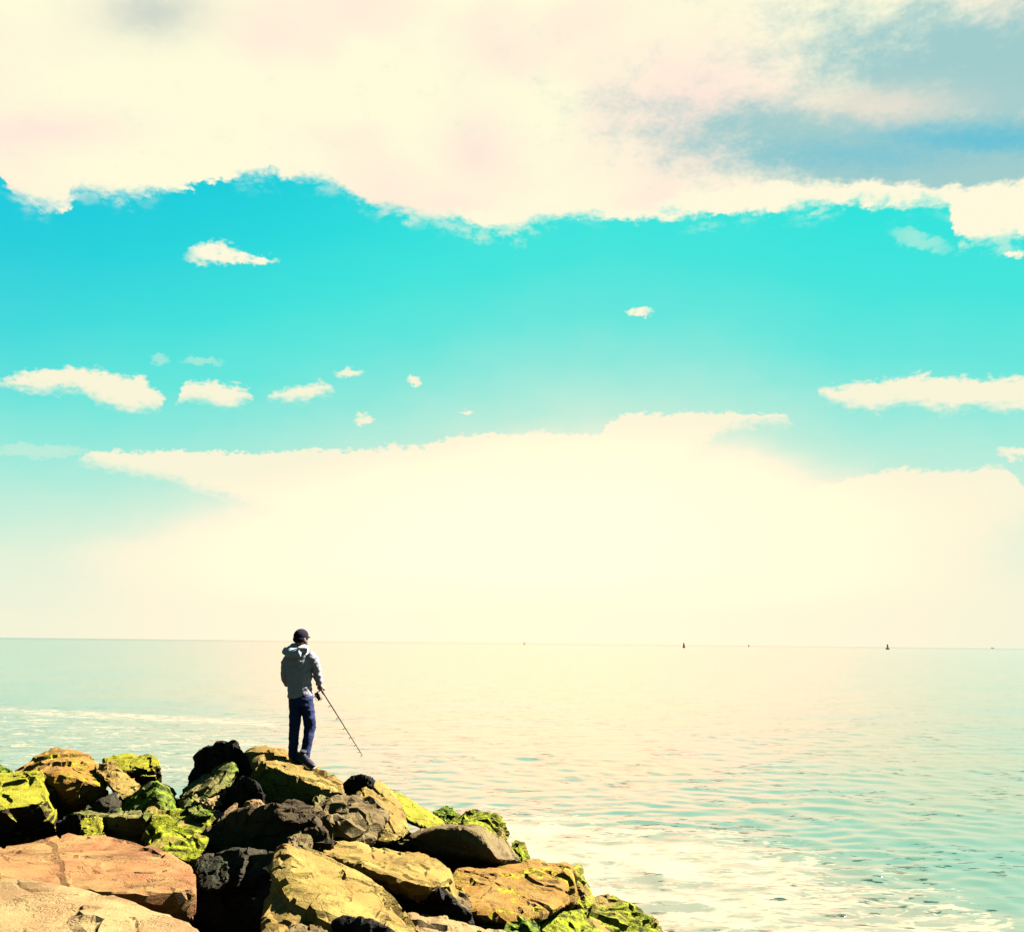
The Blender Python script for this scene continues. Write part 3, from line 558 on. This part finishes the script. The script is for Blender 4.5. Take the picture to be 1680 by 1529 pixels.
M_skin = mat('skin', (0.06, 0.022, 0.014), 0.6); M_jacket = mat('grey jacket cloth', (0.074, 0.070, 0.088), 0.7, 0.25, 12, 0.035, spec=0.15)
M_hood = mat('hood cloth', (0.060, 0.075, 0.100), 0.8, 0.2, 15, 0.01); M_lining = mat('pale hood lining', (0.40, 0.36, 0.30), 0.8)
M_jeans = mat('blue jeans', (0.0010, 0.0042, 0.024), 0.85, 0.6, 14, 0.03, spec=0.08); M_hat = mat('navy knitted cap', (0.0015, 0.0015, 0.005), 0.95, 0.2, 60, 0.004, spec=0.05)
M_shoe = mat('dark shoe leather', (0.003, 0.003, 0.007), 0.6, spec=0.1); M_sole = mat('pale shoe sole', (0.014, 0.014, 0.018), 0.7)
M_hair = mat('black beard', (0.004, 0.003, 0.003), 0.9); M_rod = mat('dark rod blank', (0.001, 0.003, 0.003), 0.6, 0.1, spec=0.1)
M_metal = mat('dark metal', (0.0015, 0.0015, 0.003), 0.6, 0.1, spec=0.1); M_cork = mat('dark foam grip', (0.006, 0.005, 0.005), 0.9)
M_buoy = mat('green buoy paint', (0.0003, 0.006, 0.0055), 0.8, 0.3, 2, spec=0.05); M_ship = mat('grey ship paint', (0.03, 0.04, 0.035), 0.6)

# ------------------------------------------------------------------ solids
def tube(pts, rad, seg=14, side=None):
    """closed loft through pts; rad per point = (wide, deep); side = direction of the wide axis"""
    V, Fc = [], []; n = len(pts)
    for i, p in enumerate(pts):
        t = (pts[min(i + 1, n - 1)] - pts[max(i - 1, 0)]).normalized()
        s = Vector(side) if side is not None else (Vector((1, 0, 0)) if abs(t.x) < 0.9 else Vector((0, 1, 0)))
        s = (s - t * s.dot(t)).normalized(); b = t.cross(s)
        ra, rb = rad[i] if isinstance(rad[i], tuple) else (rad[i], rad[i])
        for k in range(seg):
            a = 2 * pi * k / seg; V.append(p + s * cos(a) * ra + b * sin(a) * rb)
    for i in range(n - 1):
        for k in range(seg):
            k2 = (k + 1) % seg; Fc.append((i * seg + k, i * seg + k2, (i + 1) * seg + k2, (i + 1) * seg + k))
    Fc.append(tuple(range(seg))[::-1]); Fc.append(tuple((n - 1) * seg + k for k in range(seg)))
    return V, Fc
def ball(c, r, rot=None, su=16, sv_=10):
    V, Fc = [], []; r = r if isinstance(r, tuple) else (r, r, r)
    rm = rot or Matrix.Identity(3)
    V.append(c + rm @ Vector((0, 0, r[2])))
    for j in range(1, sv_):
        for i in range(su):
            a, b = 2 * pi * i / su, pi * j / sv_
            V.append(c + rm @ Vector((cos(a) * sin(b) * r[0], sin(a) * sin(b) * r[1], cos(b) * r[2])))
    V.append(c + rm @ Vector((0, 0, -r[2])))
    for i in range(su): Fc.append((0, 1 + i, 1 + (i + 1) % su)); Fc.append((len(V) - 1, len(V) - 1 - su + (i + 1) % su, len(V) - 1 - su + i))
    for j in range(sv_ - 2):
        for i in range(su):
            a = 1 + j * su; i2 = (i + 1) % su; Fc.append((a + i, a + su + i, a + su + i2, a + i2))
    return V, Fc
def join(parts):
    V, Fc = [], []
    for v, f in parts:
        o = len(V); V += list(v); Fc += [tuple(i + o for i in q) for q in f]
    return V, Fc
def fused(name, parts, vox, sm, mt, parent, wrinkle=None):
    V, Fc = join(parts); me = remesh(V, Fc, vox, sm)
    if wrinkle:
        n = len(me.vertices)
        nrm = [v.normal.copy() for v in me.vertices]
        for v, nn in zip(me.vertices, nrm): v.co += nn * wrinkle(v.co)
        me.update()
    me.name = name; me.materials.clear(); me.materials.append(mt); me.polygons.foreach_set('use_smooth', [True] * len(me.polygons))
    o = bpy.data.objects.new(name, me); col.objects.link(o); o.parent = parent; o.matrix_parent_inverse = parent.matrix_world.inverted()
    return o

# ------------------------------------------------------------------ the angler (pixel joints at their own depth)
bpy.context.view_layer.update()
_dg = bpy.context.evaluated_depsgraph_get()
def hit_depth(x, y, dflt):
    ok, loc, *_ = sc.ray_cast(_dg, CAM, ray(x, y).normalized())
    return loc.y if ok and loc.y < 16 else dflt
DM = hit_depth(488, 1252, 12.3)
print('angler stands at', DM, 'toe', hit_depth(510, 1262, 12.3))
def J(x, y, d=0.0): return P(x, y, DM + d)
man = empty('person', J(490, 1248))
tag(man, 'man in grey hooded jacket, blue jeans and dark cap holding a fishing rod', 'person')
hd = Vector((sin(R(38)), cos(R(38)), 0)); hs = Vector((cos(R(38)), -sin(R(38)), 0))      # where the head looks, its right side
hrot = Matrix((hs, hd, Vector((0, 0, 1)))).transposed()
HC = J(494, 1047)
def Hp(x, y, z): return HC + hs * x + hd * y + Vector((0, 0, z))
def finger(base, d1, d2, L, r):
    a = base; b = a + d1 * L * 0.45; c = b + (d1 * 0.6 + d2 * 0.6).normalized() * L * 0.3; e = c + d2 * L * 0.28
    return tube([a, b, c, e], [r, r * .95, r * .85, r * .6], 8)
rod_a, rod_b = P(506, 1097, DM + 0.07), P(594.5, 1239, DM + 0.40)
rdir = (rod_b - rod_a).normalized()
hand = P(525, 1127, DM + 0.07)
head_parts = [ball(Hp(0, 0.0, 0.0), (0.076, 0.096, 0.108), hrot), ball(Hp(0, 0.035, -0.055), (0.058, 0.066, 0.062), hrot), ball(Hp(0, 0.104, -0.008), (0.013, 0.018, 0.024), hrot),
              ball(Hp(0.078, -0.005, -0.012), (0.010, 0.020, 0.032), hrot), ball(Hp(-0.078, -0.005, -0.012), (0.010, 0.020, 0.032), hrot), ball(Hp(0, 0.090, -0.048), (0.024, 0.012, 0.008), hrot),
              ball(Hp(0.03, 0.083, 0.005), (0.013, 0.012, 0.009), hrot), ball(Hp(-0.03, 0.083, 0.005), (0.013, 0.012, 0.009), hrot),
              tube([Hp(0, -0.02, -0.05), J(495, 1062), J(494, 1072)], [(0.058, 0.058), (0.058, 0.056), (0.07, 0.06)])]
body_parts = head_parts + [
    tube([J(494, 1068), J(493, 1076), J(492, 1100), J(492, 1125), J(493, 1148)], [(0.08, 0.07), (0.18, 0.09), (0.16, 0.10), (0.14, 0.10), (0.15, 0.11)]),
    tube([J(472, 1079), J(469, 1100, 0.02), J(469, 1117, 0.05), J(480, 1121, 0.28), J(488, 1120, 0.32)], [0.045, 0.042, 0.036, 0.030, 0.024]),
    tube([J(514, 1083), J(519, 1105, 0.02), J(523, 1118, 0.05), hand], [0.045, 0.040, 0.034, 0.024]),
    tube([J(485, 1148), J(483, 1195), J(481, 1238)], [0.075, 0.052, 0.04]), tube([J(502, 1148), J(508, 1192, 0.03), J(501, 1233)], [0.075, 0.052, 0.04])]
# right hand closed round the rod grip, left hand resting in front
side_v = Vector((1, 0, 0)).cross(rdir).normalized()
body_parts.append(ball(hand, (0.040, 0.026, 0.045)))
for k in range(4):
    b = hand + rdir * (0.03 - 0.022 * k) + Vector((0.026, 0, 0.004))
    body_parts.append(finger(b, (Vector((0.5, 0.75, -0.2))).normalized(), Vector((-0.8, 0.1, -0.35)).normalized(), (0.075, 0.082, 0.078, 0.062)[k], 0.0095))
body_parts.append(finger(hand + Vector((-0.02, 0.0, 0.0)), rdir, (rdir + Vector((0.4, 0.2, 0))).normalized(), 0.062, 0.011))
lh = J(489, 1120, 0.34); body_parts.append(ball(lh, (0.045, 0.03, 0.03)))
for k in range(4):
    body_parts.append(finger(lh + Vector((0.035, 0.005, 0.028 - 0.019 * k)), Vector((1, 0.15, -0.1)).normalized(), Vector((0.4, -0.7, -0.4)).normalized(), (0.07, 0.08, 0.075, 0.058)[k], 0.009))
body_parts.append(finger(lh + Vector((0.0, -0.01, 0.03)), Vector((0.6, 0, 0.7)).normalized(), Vector((0.9, 0, 0.2)).normalized(), 0.06, 0.011))
fused('body', body_parts, 0.006, 3, M_skin, man)
# jacket
def wr(v):
    w = Vector((v.x * 5 + v.z * 3.2, v.y * 5, v.z * 11 - v.x * 6))
    return 0.013 * (1 - 2 * abs(noise.noise(w))) + 0.006 * noise.noise(v * 24)
fused('jacket', [
    tube([J(495, 1064), J(494, 1069), J(492, 1076), J(490, 1088), J(491, 1105), J(491, 1122), J(492, 1136), J(492, 1144)],
         [(0.070, 0.065), (0.11, 0.08), (0.180, 0.10), (0.183, 0.112), (0.165, 0.118), (0.152, 0.115), (0.155, 0.12), (0.155, 0.12)], 22, (1, 0, 0)),
    tube([J(476, 1077), J(470, 1086), J(468, 1100, 0.0), J(469, 1113, 0.03), J(472, 1120, 0.08), J(481, 1121, 0.27)], [0.062, 0.060, 0.054, 0.049, 0.045, 0.038]),
    tube([J(505, 1075), J(514, 1083), J(518, 1094), J(521, 1108, 0.02), J(524.5, 1122, 0.05)], [0.074, 0.068, 0.057, 0.049, 0.038])], 0.009, 4, M_jacket, man, wr)
# hood lying on the shoulders: folded bag with a pale lining along its rim
def arc(pts): return [J(*p) for p in pts]
fused('hood', [tube(arc([(503, 1063, 0.06), (500, 1066, -0.08), (490, 1070, -0.13), (478, 1071, -0.13), (469, 1068, -0.06), (468, 1064, 0.04)]), [0.03, 0.045, 0.062, 0.06, 0.045, 0.02]),
               tube(arc([(472, 1064, 0.02), (480, 1060, 0.02), (488, 1061, 0.0), (494, 1064, 0)]), [0.03, 0.045, 0.045, 0.03])], 0.009, 4, M_hood, man, wr)
V, Fc = tube(arc([(505, 1063, -0.02), (499, 1060.5, -0.12), (491, 1062.5, -0.18), (481, 1066, -0.19), (472, 1068.5, -0.16), (466.5, 1067, -0.09)]), [(0.02, 0.03), (0.02, 0.026), (0.015, 0.018), (0.012, 0.015), (0.012, 0.014), (0.008, 0.01)], 10)
mesh_obj('hood_lining', V, Fc, M_lining, man)
fused('jeans', [tube([J(493, 1137), J(494, 1148), J(494, 1158)], [(0.145, 0.11), (0.158, 0.125), (0.150, 0.125)], 18, (1, 0, 0)),
                tube([J(485, 1152), J(484.5, 1172), J(483.5, 1195, 0.01), J(482, 1215), J(480.5, 1236), J(480, 1243)], [(0.083, 0.1), (0.076, 0.085), (0.066, 0.075), (0.060, 0.07), (0.056, 0.066), (0.058, 0.068)]),
                tube([J(503, 1152), J(506, 1172, 0.02), J(509, 1192, 0.05), J(505.5, 1212, 0.02), J(501, 1232), J(500, 1242)], [(0.085, 0.1), (0.080, 0.088), (0.074, 0.08), (0.064, 0.072), (0.060, 0.066), (0.064, 0.07)])], 0.009, 3, M_jeans, man,
      lambda v: 0.009 * (1 - 2 * abs(noise.noise(Vector((v.x * 6, v.y * 6, v.z * 12))))) + 0.004 * noise.noise(v * 30))
# cap with a short peak
cap = fused('cap', [ball(Hp(0, -0.004, 0.030), (0.090, 0.110, 0.098), hrot), ball(Hp(0, -0.030, -0.012), (0.086, 0.088, 0.058), hrot)], 0.006, 2, M_hat, man)
V, Fc = ball(Hp(0, 0.098, 0.014), (0.064, 0.032, 0.013), hrot); mesh_obj('peak', V, Fc, M_hat, cap)
fused('beard', [ball(Hp(0, 0.050, -0.082), (0.058, 0.058, 0.046), hrot), ball(Hp(0.055, 0.03, -0.055), (0.026, 0.036, 0.048), hrot), ball(Hp(-0.055, 0.03, -0.055), (0.026, 0.036, 0.048), hrot)], 0.006, 2, M_hair, man)
# shoes
def shoe(heel, toe, w=0.048):
    d = toe - heel; L = d.length; t = d / L; u = Vector((0, 0, 1)) - t * t.z; u.normalize()
    pts = [heel + t * L * k for k in (-0.02, 0.06, 0.25, 0.5, 0.75, 0.93, 1.0)]
    r = [(w * .6, .03), (w * .8, .048), (w * .82, .055), (w * .9, .042), (w, .032), (w * .75, .024), (w * .4, .014)]
    o = fused('shoe', [tube([p + u * (0.025) for p in pts], r, 14, t.cross(u)), tube([heel + t * 0.05 + u * 0.02, heel + t * 0.05 + u * 0.11], [0.042, 0.046])], 0.006, 2, M_shoe, man)
    V, Fc = tube([p - u * 0.012 for p in pts], [(a[0] * 1.06, 0.013) for a in r], 14, t.cross(u)); mesh_obj('sole', V, Fc, M_sole, o)
    return o
shoe(J(481, 1245), J(499, 1255, -0.06)); shoe(J(492, 1242, -0.08), J(515, 1260, hit_depth(512, 1263, DM) - DM - 0.03))

# ------------------------------------------------------------------ fishing rod
rod = empty('fishing_rod', hand)
tag(rod, 'dark fishing rod with spinning reel in the right hand of the man, pointing down', 'fishing rod')
def at(t): return rod_a.lerp(rod_b, t)
V, Fc = tube([at(0.18), at(0.45), at(0.75), at(1.0)], [0.012, 0.009, 0.0065, 0.0045], 8); mesh_obj('blank', V, Fc, M_rod, rod)
V, Fc = tube([at(0), at(0.01), at(0.12), at(0.2), at(0.27)], [0.010, 0.014, 0.011, 0.012, 0.009], 10); mesh_obj('grip', V, Fc, M_cork, rod)
dn = (Vector((-0.55, 0, -1)) - rdir * Vector((-0.55, 0, -1)).dot(rdir)).normalized()
dn2 = (Vector((-1, 0, -0.35)) - rdir * Vector((-1, 0, -0.35)).dot(rdir)).normalized()
rc = at(0.27) + dn2 * 0.085
V, Fc = join([tube([at(0.24), at(0.24) + dn2 * 0.06, rc], [(0.008, 0.006)] * 3, 8), tube([at(0.20) - dn2 * -0.012, at(0.29) + dn2 * 0.012], [(0.006, 0.004)] * 2, 8), tube([rc - rdir * 0.045, rc - rdir * 0.01, rc + rdir * 0.02], [0.024, 0.036, 0.02], 14)])
reel = mesh_obj('reel', V, Fc, M_metal, rod)
V, Fc = tube([rc + rdir * 0.015, rc + rdir * 0.02, rc + rdir * 0.055, rc + rdir * 0.06], [0.036, 0.026, 0.026, 0.034], 16); mesh_obj('spool', V, Fc, M_metal, reel)
sd_ = rdir.cross(dn2).normalized()
hq = rc - rdir * 0.02
V, Fc = join([tube([hq, hq + sd_ * -0.05], [0.006, 0.006], 8), tube([hq + sd_ * -0.05, hq + sd_ * -0.055 + dn2 * 0.06], [0.006, 0.005], 8), ball(hq + sd_ * -0.06 + dn2 * 0.065, 0.016)]); mesh_obj('handle', V, Fc, M_metal, reel)
V, Fc = tube([rc + dn2 * 0.035, rc + rdir * 0.05 + dn2 * 0.05, rc + rdir * 0.085 + dn2 * 0.0, rc + rdir * 0.05 - dn2 * 0.045], [0.003] * 4, 6); mesh_obj('bail', V, Fc, M_metal, reel)
for k, t in enumerate((0.42, 0.56, 0.68, 0.79, 0.88, 0.955, 0.998)):
    r_ = 0.020 * (1 - 0.75 * t) + 0.004; c = at(t) + dn2 * (r_ + 0.012)
    ring = [c + dn2 * cos(a) * r_ + sd_ * sin(a) * r_ for a in [2 * pi * i / 12 for i in range(13)]]
    V, Fc = join([tube(ring, [0.0022] * 13, 6, rdir), tube([at(t), at(t) + dn2 * 0.014], [0.003, 0.0022], 6)]); mesh_obj('line_guide', V, Fc, M_metal, rod)

# ------------------------------------------------------------------ things on the horizon
def ring_lathe(c, prof, seg=16):
    V, Fc = [], []
    for (r, z) in prof:
        for k in range(seg): a = 2 * pi * k / seg; V.append(Vector((c.x + r * cos(a), c.y + r * sin(a), c.z + z)))
    n = len(prof)
    for i in range(n - 1):
        for k in range(seg): k2 = (k + 1) % seg; Fc.append((i * seg + k, i * seg + k2, (i + 1) * seg + k2, (i + 1) * seg + k))
    Fc.append(tuple(range(seg))[::-1]); Fc.append(tuple((n - 1) * seg + k for k in range(seg)))
    return V, Fc
def buoy(px, D, H, style, label):
    d = ray(px, 1058); c = CAM + d * (D / d.y); c.z = 0
    o = empty('buoy', c); tag(o, label, 'buoy', 'buoys on the horizon')
    s = H / 6.0
    if style == 'cone':
        V, Fc = ring_lathe(c, [(1.5 * s, -0.5), (1.9 * s, 0.1 * s), (1.9 * s, 0.8 * s), (1.2 * s, 1.0 * s)]); mesh_obj('float', V, Fc, M_buoy, o)
        V, Fc = ring_lathe(c, [(1.1 * s, 1.0 * s), (0.95 * s, 3 * s), (0.8 * s, 5.2 * s), (0.35 * s, 5.3 * s)]); mesh_obj('tower', V, Fc, M_buoy, o)
    else:
        V, Fc = ring_lathe(c, [(1.6 * s, -0.5), (2.1 * s, 0.2 * s), (2.1 * s, 1.2 * s), (1.5 * s, 1.6 * s)]); mesh_obj('float', V, Fc, M_buoy, o)
        parts = []
        for k in range(4):
            a = pi / 4 + k * pi / 2; parts.append(tube([c + Vector((1.0 * s * cos(a), 1.0 * s * sin(a), 1.5 * s)), c + Vector((0.45 * s * cos(a), 0.45 * s * sin(a), 4.4 * s))], [0.22 * s, 0.2 * s], 6))
        parts.append(ring_lathe(c + Vector((0, 0, 2.4 * s)), [(0.5 * s, 0), (0.5 * s, 0.6 * s), (0.2 * s, 0.9 * s)]))
        V, Fc = join(parts); mesh_obj('tower', V, Fc, M_buoy, o)
    V, Fc = ring_lathe(c + Vector((0, 0, (5.3 if style == 'cone' else 4.4) * s)), [(0.3 * s, 0), (0.85 * s if style != 'cone' else 0.3 * s, 0.2 * s), (0.85 * s if style != 'cone' else 0.3 * s, 1.0 * s), (0.2 * s, 1.4 * s if style != 'cone' else 0.7 * s)]); mesh_obj('lantern', V, Fc, M_buoy, o)
buoy(1122, 1150, 6.2, 'cone', 'dark green can-shaped buoy on the horizon, nearest the middle of the sea')
buoy(1456, 1400, 7.8, 'bell', 'dark green lantern buoy with a wide float, far right on the horizon')
buoy(860, 2400, 6.5, 'bell', 'tiny dark buoy on the horizon straight out to sea, leftmost speck')
buoy(1228.5, 2600, 6.5, 'cone', 'tiny thin grey buoy on the horizon between the two larger green buoys')
# distant ship
d = ray(1629, 1062); c = CAM + d * (5600 / d.y); c.z = 0
sh = empty('ship', c); tag(sh, 'low faint ship on the horizon near the right edge', 'ship')
V = []; Ls, Bs, Hs = 8, 3, 3.0
for z, k in ((-0.5, 0.8), (Hs, 1.0)):
    for x, y in ((-1, -1), (0.6, -1), (1.25, 0), (0.6, 1), (-1, 1)): V.append(c + Vector((x * Ls * k, y * Bs * k, z)))
Fc = [(0, 1, 2, 3, 4)[::-1], (5, 6, 7, 8, 9)] + [(i, (i + 1) % 5, 5 + (i + 1) % 5, 5 + i) for i in range(5)]
mesh_obj('hull', V, Fc, M_ship, sh, False)
V, Fc = tube([c + Vector((-6, 0, Hs)), c + Vector((-6, 0, Hs + 4.5))], [(3, 2.4), (2.6, 2)], 4); mesh_obj('wheelhouse', V, Fc, M_ship, sh, False)
V, Fc = tube([c + Vector((-5, 0, Hs + 4)), c + Vector((-5, 0, Hs + 9))], [0.5, 0.3], 6); mesh_obj('mast', V, Fc, M_ship, sh)
